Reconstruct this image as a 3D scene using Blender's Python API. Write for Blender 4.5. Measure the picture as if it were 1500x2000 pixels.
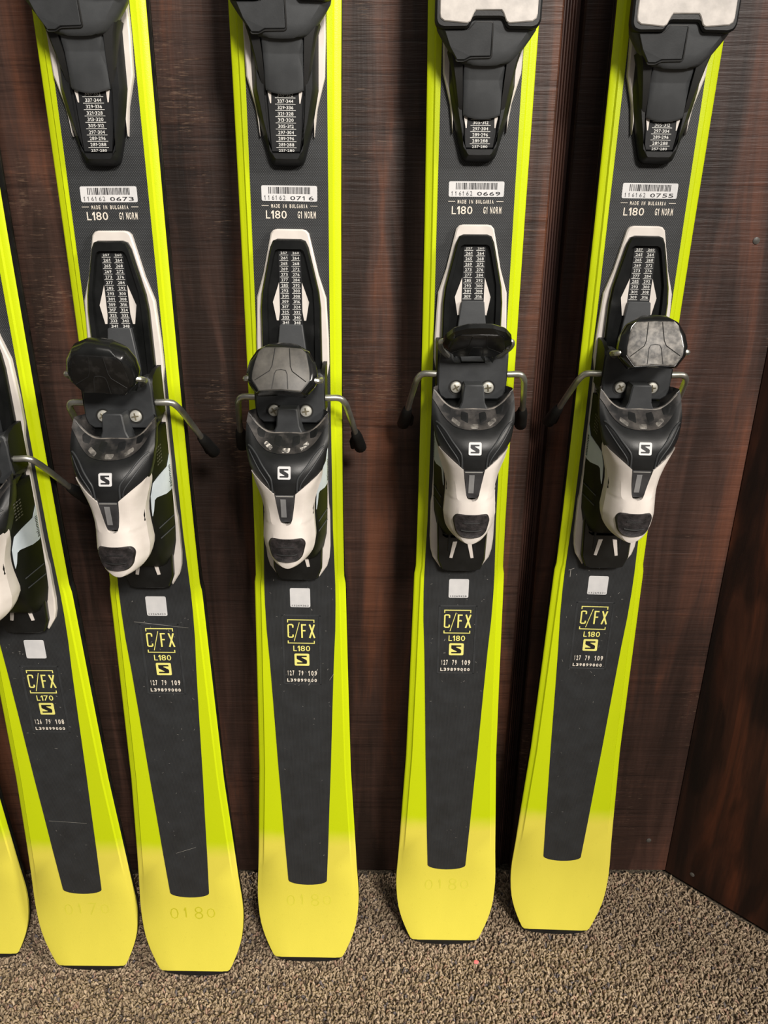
import bpy, bmesh, math, random
from mathutils import Vector, Matrix
random.seed(7)
S = bpy.context.scene
for o in list(bpy.data.objects): bpy.data.objects.remove(o)

# ---------------------------------------------------------------- camera, world, lights, exposure
CAMZ = 0.787
cam = bpy.data.objects.new('camera', bpy.data.cameras.new('camera'))
S.collection.objects.link(cam); S.camera = cam
cam.data.sensor_fit = 'VERTICAL'; cam.data.sensor_height = 24.0
cam.data.lens = 1496.5 / 2000 * 24.0
cam.data.clip_start = 0.02
cam.location = (0, 0, CAMZ); cam.rotation_euler = (math.radians(90 - 23.2), 0, 0)

w = bpy.data.worlds.new('room_ambience'); S.world = w; w.use_nodes = True
w.node_tree.nodes['Background'].inputs[0].default_value = (1.0, 0.94, 0.88, 1)
w.node_tree.nodes['Background'].inputs[1].default_value = 0.12

def area(name, loc, target, size, size_y, power, color):
    d = bpy.data.lights.new(name, 'AREA'); d.shape = 'RECTANGLE'; d.size = size; d.size_y = size_y
    d.energy = power; d.color = color
    o = bpy.data.objects.new(name, d); S.collection.objects.link(o)
    o.location = loc
    o.rotation_euler = (Vector(target) - Vector(loc)).to_track_quat('-Z', 'Y').to_euler()
    return o
area('overhead_light', (0.85, -1.8, 2.35), (0.0, 0.68, 0.6), 0.5, 0.5, 102, (1.0, 0.94, 0.87))
area('overhead_light', (3.0, -1.0, 2.3), (0.0, 0.6, 0.4), 0.5, 0.5, 110, (1.0, 0.93, 0.84))  # light added far right, so the angled wall shades the lower right corner
area('overhead_light', (0.1, -0.9, 2.5), (0.0, 0.68, 0.6), 1.2, 0.5, 9, (1.0, 0.94, 0.86))  # weak fill, added to lift the shade; not a fixture of the room

S.view_settings.view_transform = 'Standard'; S.view_settings.look = 'None'
S.view_settings.gamma = 1.0; S.view_settings.use_curve_mapping = False
S.view_settings.exposure = 0.0

# ---------------------------------------------------------------- materials
def lin(c):
    c = c / 255.0
    return c / 12.92 if c <= 0.04045 else ((c + 0.055) / 1.055) ** 2.4
def rgb(r, g, b): return (lin(r), lin(g), lin(b), 1)
class NT:
    def __init__(self, name):
        self.m = bpy.data.materials.new(name); self.m.use_nodes = True
        self.t = self.m.node_tree; self.b = self.t.nodes['Principled BSDF']
    def n(self, typ, **kw):
        n = self.t.nodes.new(typ)
        for k, v in kw.items(): setattr(n, k, v)
        return n
    def l(self, a, b): self.t.links.new(a, b)
    def coord(self, scale=(1, 1, 1), out='Object'):
        tc = self.n('ShaderNodeTexCoord'); mp = self.n('ShaderNodeMapping')
        mp.inputs['Scale'].default_value = scale
        self.l(tc.outputs[out], mp.inputs['Vector']); return mp.outputs['Vector']
    def noise(self, scale3, scale=1.0, detail=4, rough=0.55, dist=0.0, out='Object'):
        nz = self.n('ShaderNodeTexNoise'); self.l(self.coord(scale3, out), nz.inputs['Vector'])
        nz.inputs['Scale'].default_value = scale; nz.inputs['Detail'].default_value = detail
        nz.inputs['Roughness'].default_value = rough; nz.inputs['Distortion'].default_value = dist
        return nz.outputs['Fac']
    def ramp(self, fac, stops, interp='LINEAR'):
        r = self.n('ShaderNodeValToRGB'); r.color_ramp.interpolation = interp
        e = r.color_ramp.elements
        while len(e) < len(stops): e.new(0.5)
        for i, (p, c) in enumerate(stops): e[i].position = p; e[i].color = c
        self.l(fac, r.inputs['Fac']); return r.outputs['Color']
    def mix(self, fac, a, b, typ='MIX'):
        m = self.n('ShaderNodeMix', data_type='RGBA', blend_type=typ)
        for sock, v in ((0, fac), (6, a), (7, b)):
            if hasattr(v, 'links') or hasattr(v, 'is_linked'): self.l(v, m.inputs[sock])
            else: m.inputs[sock].default_value = v
        return m.outputs[2]
    def math(self, op, a, b=0.0):
        m = self.n('ShaderNodeMath', operation=op)
        for i, v in ((0, a), (1, b)):
            if hasattr(v, 'is_linked'): self.l(v, m.inputs[i])
            else: m.inputs[i].default_value = v
        return m.outputs[0]
    def bump(self, h, strength=0.3, dist=0.001):
        b = self.n('ShaderNodeBump'); b.inputs['Strength'].default_value = strength
        b.inputs['Distance'].default_value = dist; self.l(h, b.inputs['Height'])
        self.l(b.outputs['Normal'], self.b.inputs['Normal'])
    def base(self, c):
        if hasattr(c, 'is_linked'): self.l(c, self.b.inputs['Base Color'])
        else: self.b.inputs['Base Color'].default_value = c
    def rough(self, r):
        if hasattr(r, 'is_linked'): self.l(r, self.b.inputs['Roughness'])
        else: self.b.inputs['Roughness'].default_value = r

M = {}
def plastic(name, c1, c2, rough, scale=60, bump=0.08, metal=0.0, lo=0.35, hi=0.65, spec=0.5):
    k = NT(name); f = k.noise((1, 1, 1), scale, 5)
    k.base(k.ramp(f, [(lo, c1), (hi, c2)])); k.rough(rough)
    k.b.inputs['Metallic'].default_value = metal
    k.b.inputs['Specular IOR Level'].default_value = spec
    if bump: k.bump(k.noise((1, 1, 1), 900, 3), bump, 0.0004)
    M[name] = k.m; return k
plastic('black_plastic', rgb(17, 18, 19), rgb(27, 28, 29), 0.42, spec=0.4)
plastic('matte_black', rgb(38, 40, 42), rgb(50, 52, 54), 0.55)
plastic('gloss_black', rgb(16, 17, 17), rgb(25, 26, 26), 0.22, bump=0.02)
plastic('charcoal_cover', rgb(58, 60, 62), rgb(66, 68, 70), 0.5)
plastic('rubber_black', rgb(16, 16, 16), rgb(26, 26, 25), 0.6)
plastic('ivory_plastic', rgb(200, 192, 185), rgb(218, 211, 204), 0.38, scale=40, bump=0.02, lo=0.25)
plastic('silver_blue', rgb(192, 203, 212), rgb(204, 214, 222), 0.45, bump=0.0)
plastic('grey_print', rgb(200, 200, 196), rgb(220, 219, 214), 0.5, scale=700, bump=0)
plastic('ivory_print', rgb(215, 206, 192), rgb(232, 224, 210), 0.5, bump=0)
plastic('lemon_print', rgb(226, 220, 118), rgb(238, 232, 132), 0.5, bump=0)
plastic('black_print', rgb(22, 22, 24), rgb(34, 33, 36), 0.5, bump=0)
plastic('sticker_white', rgb(202, 202, 203), rgb(216, 215, 215), 0.35, bump=0)
plastic('tick_print', rgb(150, 150, 146), rgb(180, 179, 174), 0.4, bump=0)
plastic('steel_wire', rgb(158, 158, 150), rgb(192, 191, 184), 0.36, metal=0.85)
plastic('zinc_screw', rgb(196, 194, 184), rgb(228, 226, 216), 0.38, metal=0.6)
plastic('screw_star', rgb(96, 90, 72), rgb(150, 142, 120), 0.4, metal=0.6)
plastic('dark_metal', rgb(40, 38, 32), rgb(70, 66, 56), 0.4, metal=0.8)
plastic('ski_base', rgb(14, 15, 14), rgb(26, 27, 25), 0.5)
plastic('dark_window', rgb(44, 44, 46), rgb(62, 62, 64), 0.2, bump=0)
plastic('grey_window', rgb(112, 112, 113), rgb(128, 128, 128), 0.2, bump=0)
plastic('pink_paper', rgb(225, 110, 115), rgb(240, 140, 140), 0.8)
plastic('worn_cup', rgb(28, 28, 29), rgb(84, 80, 77), 0.42, scale=85, lo=0.42, hi=0.78)
plastic('scuffed_bright', rgb(60, 59, 58), rgb(205, 200, 192), 0.4, scale=420, lo=0.42, hi=0.62)
plastic('pad_grey', rgb(66, 64, 61), rgb(92, 89, 84), 0.5, scale=90)
plastic('pad_black', rgb(18, 18, 18), rgb(42, 41, 40), 0.28, scale=120, lo=0.5, hi=0.75)
plastic('pad_scuffed', rgb(62, 60, 58), rgb(132, 128, 122), 0.5, scale=230, lo=0.36, hi=0.70)
plastic('lip_wear', rgb(50, 48, 46), rgb(112, 106, 99), 0.5, scale=130)
plastic('deep_black', rgb(9, 10, 10), rgb(17, 18, 18), 0.5, spec=0.25)
plastic('plate_pale', rgb(172, 167, 162), rgb(198, 192, 186), 0.42, scale=90, bump=0.05)
plastic('bed_black', rgb(20, 21, 23), rgb(30, 31, 33), 0.55, spec=0.3)
plastic('button_rubber', rgb(20, 18, 19), rgb(64, 58, 59), 0.5, scale=170, lo=0.42, hi=0.85, bump=0.5)
plastic('scratch_mark', rgb(120, 118, 112), rgb(160, 156, 150), 0.6, bump=0)
plastic('faded_ink', rgb(190, 184, 30), rgb(212, 206, 50), 0.5, bump=0)
plastic('fainter_ink', rgb(212, 205, 62), rgb(226, 218, 76), 0.5, bump=0)

# lime top sheet that turns pale yellow near the tail (a printed colour change)
def top_sheet():
    k = NT('lime_topsheet')
    tc = k.n('ShaderNodeTexCoord'); sp = k.n('ShaderNodeSeparateXYZ'); k.l(tc.outputs['Object'], sp.inputs[0])
    nz = k.noise((1, 1, 1), 30, 3)
    y = k.math('ADD', sp.outputs['Y'], k.math('MULTIPLY', k.math('SUBTRACT', nz, 0.5), 0.012))
    f = k.n('ShaderNodeMapRange'); f.inputs[1].default_value = 0.142; f.inputs[2].default_value = 0.166
    f.interpolation_type = 'SMOOTHSTEP'; k.l(y, f.inputs[0])
    c = k.mix(f.outputs[0], rgb(228, 216, 82), rgb(197, 213, 14))
    dirt = k.ramp(k.noise((1, 1, 1), 160, 6, 0.7), [(0.60, (1, 1, 1, 1)), (0.80, (0.55, 0.55, 0.42, 1))])
    big = k.ramp(k.noise((1, 0.3, 1), 14, 3), [(0.35, (1, 1, 1, 1)), (0.8, (0.86, 0.88, 0.82, 1))])
    c = k.mix(0.35, c, k.mix(1.0, c, dirt, 'MULTIPLY')); c = k.mix(0.8, c, k.mix(1.0, c, big, 'MULTIPLY'))
    k.base(c); k.rough(0.34); k.b.inputs['Specular IOR Level'].default_value = 0.4
    k.bump(k.noise((1, 1, 1), 1100, 2), 0.25, 0.0003)
    M['lime_topsheet'] = k.m
top_sheet()
# charcoal centre panel: fine lengthwise ribs near the tail, dotted weave under the binding
def panel_mat():
    k = NT('charcoal_weave')
    tc = k.n('ShaderNodeTexCoord'); sp = k.n('ShaderNodeSeparateXYZ'); k.l(tc.outputs['Object'], sp.inputs[0])
    X, Y = sp.outputs['X'], sp.outputs['Y']
    rib = k.math('SINE', k.math('MULTIPLY', X, 2 * math.pi / 0.00125))
    dx = k.math('SINE', k.math('MULTIPLY', X, 2 * math.pi / 0.0017))
    dy = k.math('SINE', k.math('MULTIPLY', Y, 2 * math.pi / 0.0021))
    dots = k.math('MULTIPLY', dx, dy)
    up = k.n('ShaderNodeMapRange'); up.inputs[1].default_value = 0.60; up.inputs[2].default_value = 0.66; k.l(Y, up.inputs[0])
    lo = k.math('SUBTRACT', 1.0, up.outputs[0])
    relief = k.math('ADD', k.math('MULTIPLY', rib, lo), k.math('MULTIPLY', dots, up.outputs[0]))
    dotmask = k.math('MULTIPLY', k.math('GREATER_THAN', dots, 0.55), up.outputs[0])
    nz = k.noise((1, 1, 1), 50, 4)
    c = k.ramp(nz, [(0.3, rgb(36, 37, 38)), (0.7, rgb(45, 47, 49))])
    ribm = k.math('MULTIPLY', k.math('GREATER_THAN', rib, 0.2), lo)
    c = k.mix(k.math('MULTIPLY', ribm, 0.20), c, rgb(66, 66, 66))
    c = k.mix(k.math('MULTIPLY', dotmask, 0.35), c, rgb(120, 122, 124))
    scr = k.ramp(k.noise((1, 0.35, 1), 620, 2, 0.4), [(0.74, (0, 0, 0, 1)), (0.79, (1, 1, 1, 1))])
    pat = k.ramp(k.noise((1, 1, 1), 26, 2), [(0.55, (0, 0, 0, 1)), (0.68, (1, 1, 1, 1))])
    c = k.mix(k.math('MULTIPLY', k.mix(1.0, scr, pat, 'MULTIPLY'), 0.6), c, rgb(140, 134, 128))
    k.base(c); k.rough(0.5); k.b.inputs['Specular IOR Level'].default_value = 0.35
    k.bump(relief, 0.16, 0.0002); M['charcoal_weave'] = k.m
panel_mat()
# dark stained, rough-sawn boards: long streaks up the board and saw marks across it
def wood(name, seed, dark, mid, warm, saw=1.0, cath=0.0, rough=0.5, spec=0.4):
    k = NT(name)
    tc = k.n('ShaderNodeTexCoord'); ad = k.n('ShaderNodeVectorMath', operation='ADD'); ad.inputs[1].default_value = (seed, seed * 1.7, seed * .6)
    k.l(tc.outputs['Object'], ad.inputs[0]); src = ad.outputs[0]
    def nz(sc3, scale, detail=4, ro=0.55, dist=0.0):
        mp = k.n('ShaderNodeMapping'); mp.inputs['Scale'].default_value = sc3; k.l(src, mp.inputs['Vector'])
        n = k.n('ShaderNodeTexNoise'); k.l(mp.outputs[0], n.inputs['Vector']); n.inputs['Scale'].default_value = scale
        n.inputs['Detail'].default_value = detail; n.inputs['Roughness'].default_value = ro; n.inputs['Distortion'].default_value = dist
        return n.outputs['Fac']
    streak = nz((28, 28, 3.0), 1.0, 5, 0.6, 0.6)
    c = k.ramp(streak, [(0.38, dark), (0.51, mid), (0.66, warm)])
    blot = k.ramp(nz((6, 6, 3), 1.0, 3), [(0.38, (0.58, 0.57, 0.57, 1)), (0.60, (1.14, 1.12, 1.1, 1))])
    c = k.mix(1.0, c, blot, 'MULTIPLY')
    fib = k.ramp(nz((330, 330, 9), 1.0, 5, 0.65), [(0.38, (0.92, 0.92, 0.92, 1)), (0.62, (1.05, 1.05, 1.05, 1))])
    c = k.mix(1.0, c, fib, 'MULTIPLY')
    if cath:
        mp = k.n('ShaderNodeMapping'); mp.inputs['Scale'].default_value = (9, 9, 2.1); k.l(src, mp.inputs['Vector'])
        wv = k.n('ShaderNodeTexWave', wave_type='RINGS', rings_direction='SPHERICAL'); k.l(mp.outputs[0], wv.inputs['Vector'])
        wv.inputs['Scale'].default_value = 1.2; wv.inputs['Distortion'].default_value = 9; wv.inputs['Detail'].default_value = 3
        wv.inputs['Detail Scale'].default_value = 1.6
        g = k.ramp(wv.outputs['Color'], [(0.15, (0.42, 0.38, 0.36, 1)), (0.6, (1.2, 1.1, 1.0, 1))])
        c = k.mix(cath, c, k.mix(1.0, c, g, 'MULTIPLY'))
    lines = nz((14, 14, 330), 1.0, 4, 0.65, 0.3)
    coarse = nz((5, 5, 150), 1.0, 2, 0.5)
    area_ = nz((12, 12, 7), 1.0, 2)
    sawm = k.math('MULTIPLY', k.math('ADD', lines, k.math('MULTIPLY', coarse, 0.6)), 1.0)
    lm = k.ramp(sawm, [(0.64, (0.50, 0.48, 0.48, 1)), (0.75, (1, 1, 1, 1)), (0.90, (1, 1, 1, 1)), (1.0, (1.45, 1.38, 1.3, 1))])
    c = k.mix(k.math('MULTIPLY', k.ramp(area_, [(0.38, (0.25, 0.25, 0.25, 1)), (0.6, (1, 1, 1, 1))]), 0.85 * saw), c, k.mix(1.0, c, lm, 'MULTIPLY'))
    lmask = k.ramp(area_, [(0.40, (0.15, 0.15, 0.15, 1)), (0.62, (1, 1, 1, 1))])
    nick = k.ramp(k.math('MULTIPLY', nz((90, 90, 700), 1.0, 3, 0.7), area_), [(0.37, (0, 0, 0, 1)), (0.44, (1, 1, 1, 1))])
    c = k.mix(k.math('MULTIPLY', nick, 0.30 * saw), c, rgb(150, 122, 100))
    k.base(c); k.rough(rough); k.b.inputs['Specular IOR Level'].default_value = spec
    h = k.math('ADD', k.math('MULTIPLY', sawm, saw), k.math('MULTIPLY', nz((330, 330, 9), 1.0, 2), 0.2))
    k.bump(h, 0.55, 0.0011)
    M[name] = k.m
wood('sawn_board', 0.0, rgb(48, 35, 29), rgb(73, 52, 44), rgb(106, 67, 49))
wood('sawn_board_right', 3.3, rgb(48, 33, 28), rgb(69, 48, 41), rgb(98, 62, 48), saw=0.95)
wood('groove_wood', 5.1, rgb(44, 30, 26), rgb(66, 46, 42), rgb(84, 56, 46), saw=0.1)
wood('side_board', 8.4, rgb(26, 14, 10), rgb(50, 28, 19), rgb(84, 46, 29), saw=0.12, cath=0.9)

def carpet_mats():
    k = NT('carpet_backing'); k.base(k.ramp(k.noise((1, 1, 1), 400, 3), [(0.35, rgb(52, 45, 37)), (0.65, rgb(118, 106, 88))]))
    k.rough(1.0); k.bump(k.noise((1, 1, 1), 350, 3), 1.0, 0.003); M['carpet_backing'] = k.m
    k = NT('carpet_yarn'); a = k.n('ShaderNodeAttribute', attribute_name='yarn')
    k.base(a.outputs['Color']); k.rough(0.95); k.b.inputs['Specular IOR Level'].default_value = 0.15; M['carpet_yarn'] = k.m
carpet_mats()

# ---------------------------------------------------------------- mesh helpers (all ski geometry in millimetres)
MM = 0.001
def link(name, verts, faces, mat, parent=None, scale=MM, smooth=False, mats=None, fmat=None, ang=38):
    me = bpy.data.meshes.new(name)
    me.from_pydata([(v[0] * scale, v[1] * scale, v[2] * scale) for v in verts], [], faces)
    for m in (mats or [mat]): me.materials.append(M[m])
    if fmat: me.polygons.foreach_set('material_index', fmat)
    bm = bmesh.new(); bm.from_mesh(me)
    bmesh.ops.recalc_face_normals(bm, faces=bm.faces); bm.to_mesh(me); bm.free()
    if smooth:
        me.polygons.foreach_set('use_smooth', [True] * len(me.polygons))
        me.set_sharp_from_angle(angle=math.radians(ang))
    me.update()
    o = bpy.data.objects.new(name, me); S.collection.objects.link(o)
    if parent: o.parent = parent
    return o
class G:
    def __init__(s): s.v = []; s.f = []
    def add(s, v, f):
        o = len(s.v); s.v += [tuple(p) for p in v]; s.f += [tuple(i + o for i in q) for q in f]; return s
    def obj(s, name, mat, parent=None, smooth=False, scale=MM, ang=38): return link(name, s.v, s.f, mat, parent, scale, smooth, ang=ang)
def mirror(half): # half outline ordered from top centre round the right side to bottom centre
    r = [p for p in half]; l = [(-x, y) for x, y in reversed(half) if x > 1e-6]
    return r + l
def inset(pts, d):
    n = len(pts); out = []
    a = sum(pts[i][0] * pts[(i + 1) % n][1] - pts[(i + 1) % n][0] * pts[i][1] for i in range(n))
    sg = 1 if a > 0 else -1
    for i in range(n):
        p0, p1, p2 = pts[i - 1], pts[i], pts[(i + 1) % n]
        e1 = Vector((p1[0] - p0[0], p1[1] - p0[1])); e2 = Vector((p2[0] - p1[0], p2[1] - p1[1]))
        if e1.length < 1e-9: e1 = e2
        if e2.length < 1e-9: e2 = e1
        n1 = Vector((-e1.y, e1.x)).normalized(); n2 = Vector((-e2.y, e2.x)).normalized()
        m = n1 + n2; m = m.normalized() if m.length > 1e-6 else n1
        k = d / max(m.dot(n1), 0.45)
        out.append((p1[0] + m.x * k * sg, p1[1] + m.y * k * sg))
    return out
def rounded(pts, r, k=3):
    n = len(pts); out = []
    for i in range(n):
        p0, p1, p2 = (Vector(pts[i - 1]), Vector(pts[i]), Vector(pts[(i + 1) % n]))
        a = p0 - p1; b = p2 - p1; q = min(r, a.length * .45, b.length * .45)
        A = p1 + a.normalized() * q; B = p1 + b.normalized() * q
        for j in range(k + 1):
            t = j / k; out.append(tuple(A * (1 - t) ** 2 + p1 * 2 * t * (1 - t) + B * t * t))
    return out
def prism(g, pts, h0, h1, bev=0.0, hf=None):
    n = len(pts); top = (lambda x, y, z: (x, y, z + (hf(x, y) if hf else 0)))
    v = [(x, y, h0) for x, y in pts]; rings = 1
    if bev > 0:
        v += [top(x, y, h1 - bev) for x, y in pts]; v += [top(x, y, h1) for x, y in inset(pts, bev)]; rings = 2
    else: v += [top(x, y, h1) for x, y in pts]
    f = [tuple(reversed(range(n)))]
    for r in range(rings):
        for i in range(n):
            j = (i + 1) % n; f.append((r * n + i, r * n + j, (r + 1) * n + j, (r + 1) * n + i))
    f.append(tuple(range(rings * n, rings * n + n)))
    return g.add(v, f)
def loft(g, rings, cap=True):
    n = len(rings[0]); v = [p for r in rings for p in r]; f = []
    for r in range(len(rings) - 1):
        for i in range(n):
            j = (i + 1) % n; f.append((r * n + i, r * n + j, (r + 1) * n + j, (r + 1) * n + i))
    if cap: f.append(tuple(reversed(range(n)))); f.append(tuple(range((len(rings) - 1) * n, len(rings) * n)))
    return g.add(v, f)
def tube(g, path, r, n=10, radii=None):
    P = [Vector(p) for p in path]; rings = []; prev = None
    for i, p in enumerate(P):
        t = (P[min(i + 1, len(P) - 1)] - P[max(i - 1, 0)]).normalized()
        if prev is None: a = t.orthogonal().normalized()
        else: a = (prev - t * prev.dot(t)).normalized()
        prev = a; b = t.cross(a); rr = radii[i] if radii else r
        rings.append([tuple(p + a * math.cos(2 * math.pi * k / n) * rr + b * math.sin(2 * math.pi * k / n) * rr) for k in range(n)])
    return loft(g, rings)
def smoothpath(pts, k=5):
    P = [Vector(p) for p in pts]; out = []
    for i in range(len(P) - 1):
        p0 = P[max(i - 1, 0)]; p1 = P[i]; p2 = P[i + 1]; p3 = P[min(i + 2, len(P) - 1)]
        for j in range(k):
            t = j / k
            out.append(0.5 * ((2 * p1) + (p2 - p0) * t + (2 * p0 - 5 * p1 + 4 * p2 - p3) * t * t + (3 * p1 - p0 - 3 * p2 + p3) * t ** 3))
    out.append(P[-1]); return out
def table(x, T):
    T = sorted(T)
    if x <= T[0][0]: return T[0][1]
    for (a, p), (b, q) in zip(T, T[1:]):
        if x <= b: return p + (q - p) * (x - a) / (b - a)
    return T[-1][1]
def grid(g, rows, close=False):
    n = len(rows[0]); v = [p for r in rows for p in r]; f = []
    for r in range(len(rows) - 1):
        for i in range(n - 1): f.append((r * n + i, r * n + i + 1, (r + 1) * n + i + 1, (r + 1) * n + i))
    return g.add(v, f)
# flat lettering: glyph outlines of Blender's built-in face turned into mesh
TXT = {}
def glyphs(s, bold=0.0):
    if s == '1': return [(.3, 0), (.62, 0), (.62, 1), (.34, 1), (0, .80), (0, .58), (.3, .72)], [(0, 1, 2, 3, 4, 5, 6)]
    if (s, bold) not in TXT:
        cu = bpy.data.curves.new('t', 'FONT'); cu.body = s; cu.size = 1.0; cu.resolution_u = 2; cu.offset = bold
        ob = bpy.data.objects.new('t', cu); S.collection.objects.link(ob)
        dg = bpy.context.evaluated_depsgraph_get(); me = bpy.data.meshes.new_from_object(ob.evaluated_get(dg))
        v = [(p.co.x, p.co.y) for p in me.vertices]; f = [tuple(q.vertices) for q in me.polygons]
        bpy.data.objects.remove(ob); bpy.data.curves.remove(cu); bpy.data.meshes.remove(me); TXT[(s, bold)] = (v, f)
    return TXT[(s, bold)]
def text(g, s, x0, x1, y0, y1, hf, bold=0.0, cut=None):
    v, f = glyphs(s, bold)
    if not v: return
    ax = min(p[0] for p in v); bx = max(p[0] for p in v); ay = min(p[1] for p in v); by = max(p[1] for p in v)
    V = []
    for p in v:
        x = x0 + (p[0] - ax) / (bx - ax) * (x1 - x0); y = y0 + (p[1] - ay) / (by - ay) * (y1 - y0)
        if cut is not None: y = max(y, cut)
        V.append((x, y, hf(x, y)))
    g.add(V, f)
def chars(g, s, x0, x1, y0, y1, hf, bold=0.0, gap=.18):
    wt = [{'1': .5, 'I': .3, 'L': .8, '-': .5, '\u00b7': .3}.get(c, 1.0) for c in s]; u = (x1 - x0) / (sum(wt) + gap * (len(s) - 1)); x = x0
    for c, w_ in zip(s, wt):
        if c in '-\u00b7': m_ = (y0 + y1) / 2; q = (y1 - y0) * .09; bar(g, x + .1 * u, x + w_ * u, m_ - q, m_ + q, hf)
        else: text(g, c, x, x + w_ * u, y0, y1, hf, bold)
        x += (w_ + gap) * u
def bar(g, x0, x1, y0, y1, hf):
    g.add([(x0, y0, hf(x0, y0)), (x1, y0, hf(x1, y0)), (x1, y1, hf(x1, y1)), (x0, y1, hf(x0, y1))], [(0, 1, 2, 3)])
def stroke(g, path, wd, h):
    P = [Vector(p) for p in path]; L = []; R = []
    for i, p in enumerate(P):
        a = (P[i] - P[i - 1]).normalized() if i else (P[1] - P[0]).normalized()
        b = (P[i + 1] - P[i]).normalized() if i < len(P) - 1 else a
        m = (a + b).normalized(); n = Vector((-m.y, m.x)); k = wd / 2 / max(n.dot(Vector((-a.y, a.x))), .5)
        L.append((p.x + n.x * k, p.y + n.y * k, h)); R.append((p.x - n.x * k, p.y - n.y * k, h))
    n = len(P); g.add(L + R, [(i, i + 1, n + i + 1, n + i) for i in range(n - 1)])
S_SHAPE = [(.15, .84), (.83, .84), (.83, .72), (.52, .715), (.47, .68), (.78, .50), (.84, .42), (.84, .22), (.79, .16), (.16, .16), (.16, .28), (.50, .285), (.55, .32), (.22, .51), (.15, .59)]
# ---------------------------------------------------------------- the ski
W_OUT = [(0, 36.0), (2, 38.2), (8, 41.2), (16, 44.6), (24, 47.6), (32, 50.0), (40, 51.8), (50, 53.2), (62, 54.1), (72, 54.4), (85, 54.1), (115, 52.2), (160, 50), (200, 48), (240, 46), (330, 43.9), (441, 41.6), (446, 41.4),
         (453, 40.2), (490, 39.6), (580, 39.0), (740, 39.0), (870, 39.8), (1000, 41.5), (1200, 46), (1450, 56), (1620, 63), (1680, 63.2), (1730, 58), (1770, 44), (1795, 20), (1800, 4)]
W_IN = [(97, 20.5), (147, 22.6), (200, 24.5), (242, 26.2), (320, 28.7), (365, 30.3), (398, 31.9), (425, 32.4), (445, 32.3), (470, 31.6), (500, 30.6), (600, 29.8), (750, 29.6),
        (890, 29.6), (1200, 33), (1450, 40), (1560, 42), (1640, 30)]
def bend(s, L=1800):
    k = 0.0
    if s < 85: k += 12.0 * ((85 - s) / 85) ** 1.8
    t = s - (L - 190)
    if t > 0: k += 75 * (t / 190) ** 2
    return k
def body(root, L):
    sc = lambda s, T: table(s if s < 900 else 900 + (s - 900) * 900 / (L - 900), T)
    ss = [0, 1, 2, 5, 8, 12, 16, 20, 24, 28, 32, 36, 40, 45, 50, 56, 62, 67, 72, 78, 85, 92, 100, 115] + list(range(140, 440, 25)) + [441, 446, 453, 460] + list(range(500, 1600, 50)) + [L - 200 + i * 14 for i in range(1, 14)] + [L - 10, L - 4, L]
    ss = sorted(set(s for s in ss if s <= L))
    rows = []; core = []; edge = {-1: [], 1: []}
    for s in ss:
        wd = sc(s, W_OUT); b = bend(s, L); step = min(1, max(0.15, (s - 30) / 130)) ; st = min(6.2, wd * .5)
        prof = [(0, 0), (wd * .5, 0), (wd - st, 0), (wd - st + 1.2, -1.5 * step), (wd - 1.2, -1.8 * step - .1), (wd - .2, -2.3 * step - .3), (wd, -3.0)]
        r = [(-x, s, h + b) for x, h in reversed(prof[1:])] + [(x, s, h + b) for x, h in prof]; rows.append(r)
        th = table(s, [(0, 6.5), (100, 7.5), (500, 13), (1300, 13), (1650, 7), (1800, 6)]); wc = wd - .1
        core.append([(-wc, s, b - 3), (wc, s, b - 3), (wc - .4, s, b - th), (-wc + .4, s, b - th)])
        for sg in (-1, 1): edge[sg].append([(sg * (wc - .2), s, b - th + 1.8), (sg * (wc + .35), s, b - th + 1.8), (sg * (wc + .35), s, b - th - .1), (sg * (wc - 1.6), s, b - th - .1)])
    g = G(); grid(g, rows)
    g.add([rows[0][0], rows[0][-1], (rows[0][-1][0], 0, rows[0][-1][2] - .6), (rows[0][0][0], 0, rows[0][0][2] - .6)], [(0, 1, 2, 3)])
    g.add(rows[0], [tuple(range(len(rows[0])))])
    t = g.obj('topsheet', 'lime_topsheet', root, True)
    c = G(); loft(c, core); c.obj('sidewall', 'ski_base', root)
    e = G(); loft(e, edge[-1]); loft(e, edge[1]); e.obj('steel_edge', 'dark_metal', root)
    # black tail protector peeping out below the top sheet
    arc = [(-36, 2)] + [(36 * math.sin(a), -2.0 - 7.5 * math.cos(a)) for a in [math.radians(-80 + 16 * i) for i in range(11)]] + [(36, 2), (30, 9), (-30, 9)]
    g = G(); n = len(arc); v = [(x, y, 12.6 - 3.0) for x, y in arc] + [(x, y, 12.6 - 9) for x, y in arc]
    g.add(v, [tuple(range(n)), tuple(reversed(range(n, 2 * n)))] + [(i, (i + 1) % n, n + (i + 1) % n, n + i) for i in range(n)])
    g.obj('tail_protector', 'rubber_black', root, True)
    # centre panel
    rows = []; xs = [-1, -.5, 0, .5, 1]
    for s in [97, 105, 115, 130, 147, 170, 200, 242, 280, 320, 345, 365, 385, 398, 410, 425, 445, 470, 500, 550, 600, 700, 800, 890, 1000, 1200, 1400, 1560, 1600, 1640]:
        s2 = s if s < 900 else 900 + (s - 900) * (L - 900) / 900
        wd = table(s, W_IN); rows.append([(x * wd, s2 - (0 if s > 97 else 0), 0.3 + bend(s2, L)) for x in xs])
    g = G(); grid(g, rows)
    wd = 20.5; low = [(wd * math.sin(math.radians(a)), 97 - 6.3 * math.cos(math.radians(a)), 0.3) for a in range(-90, 91, 15)]
    g.add(low, [tuple(range(len(low)))])
    edge_ = [(-table(s, W_IN), s) for s in (97, 200, 320, 398, 445, 600)]
    g.obj('center_panel', 'charcoal_weave', root)

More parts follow.
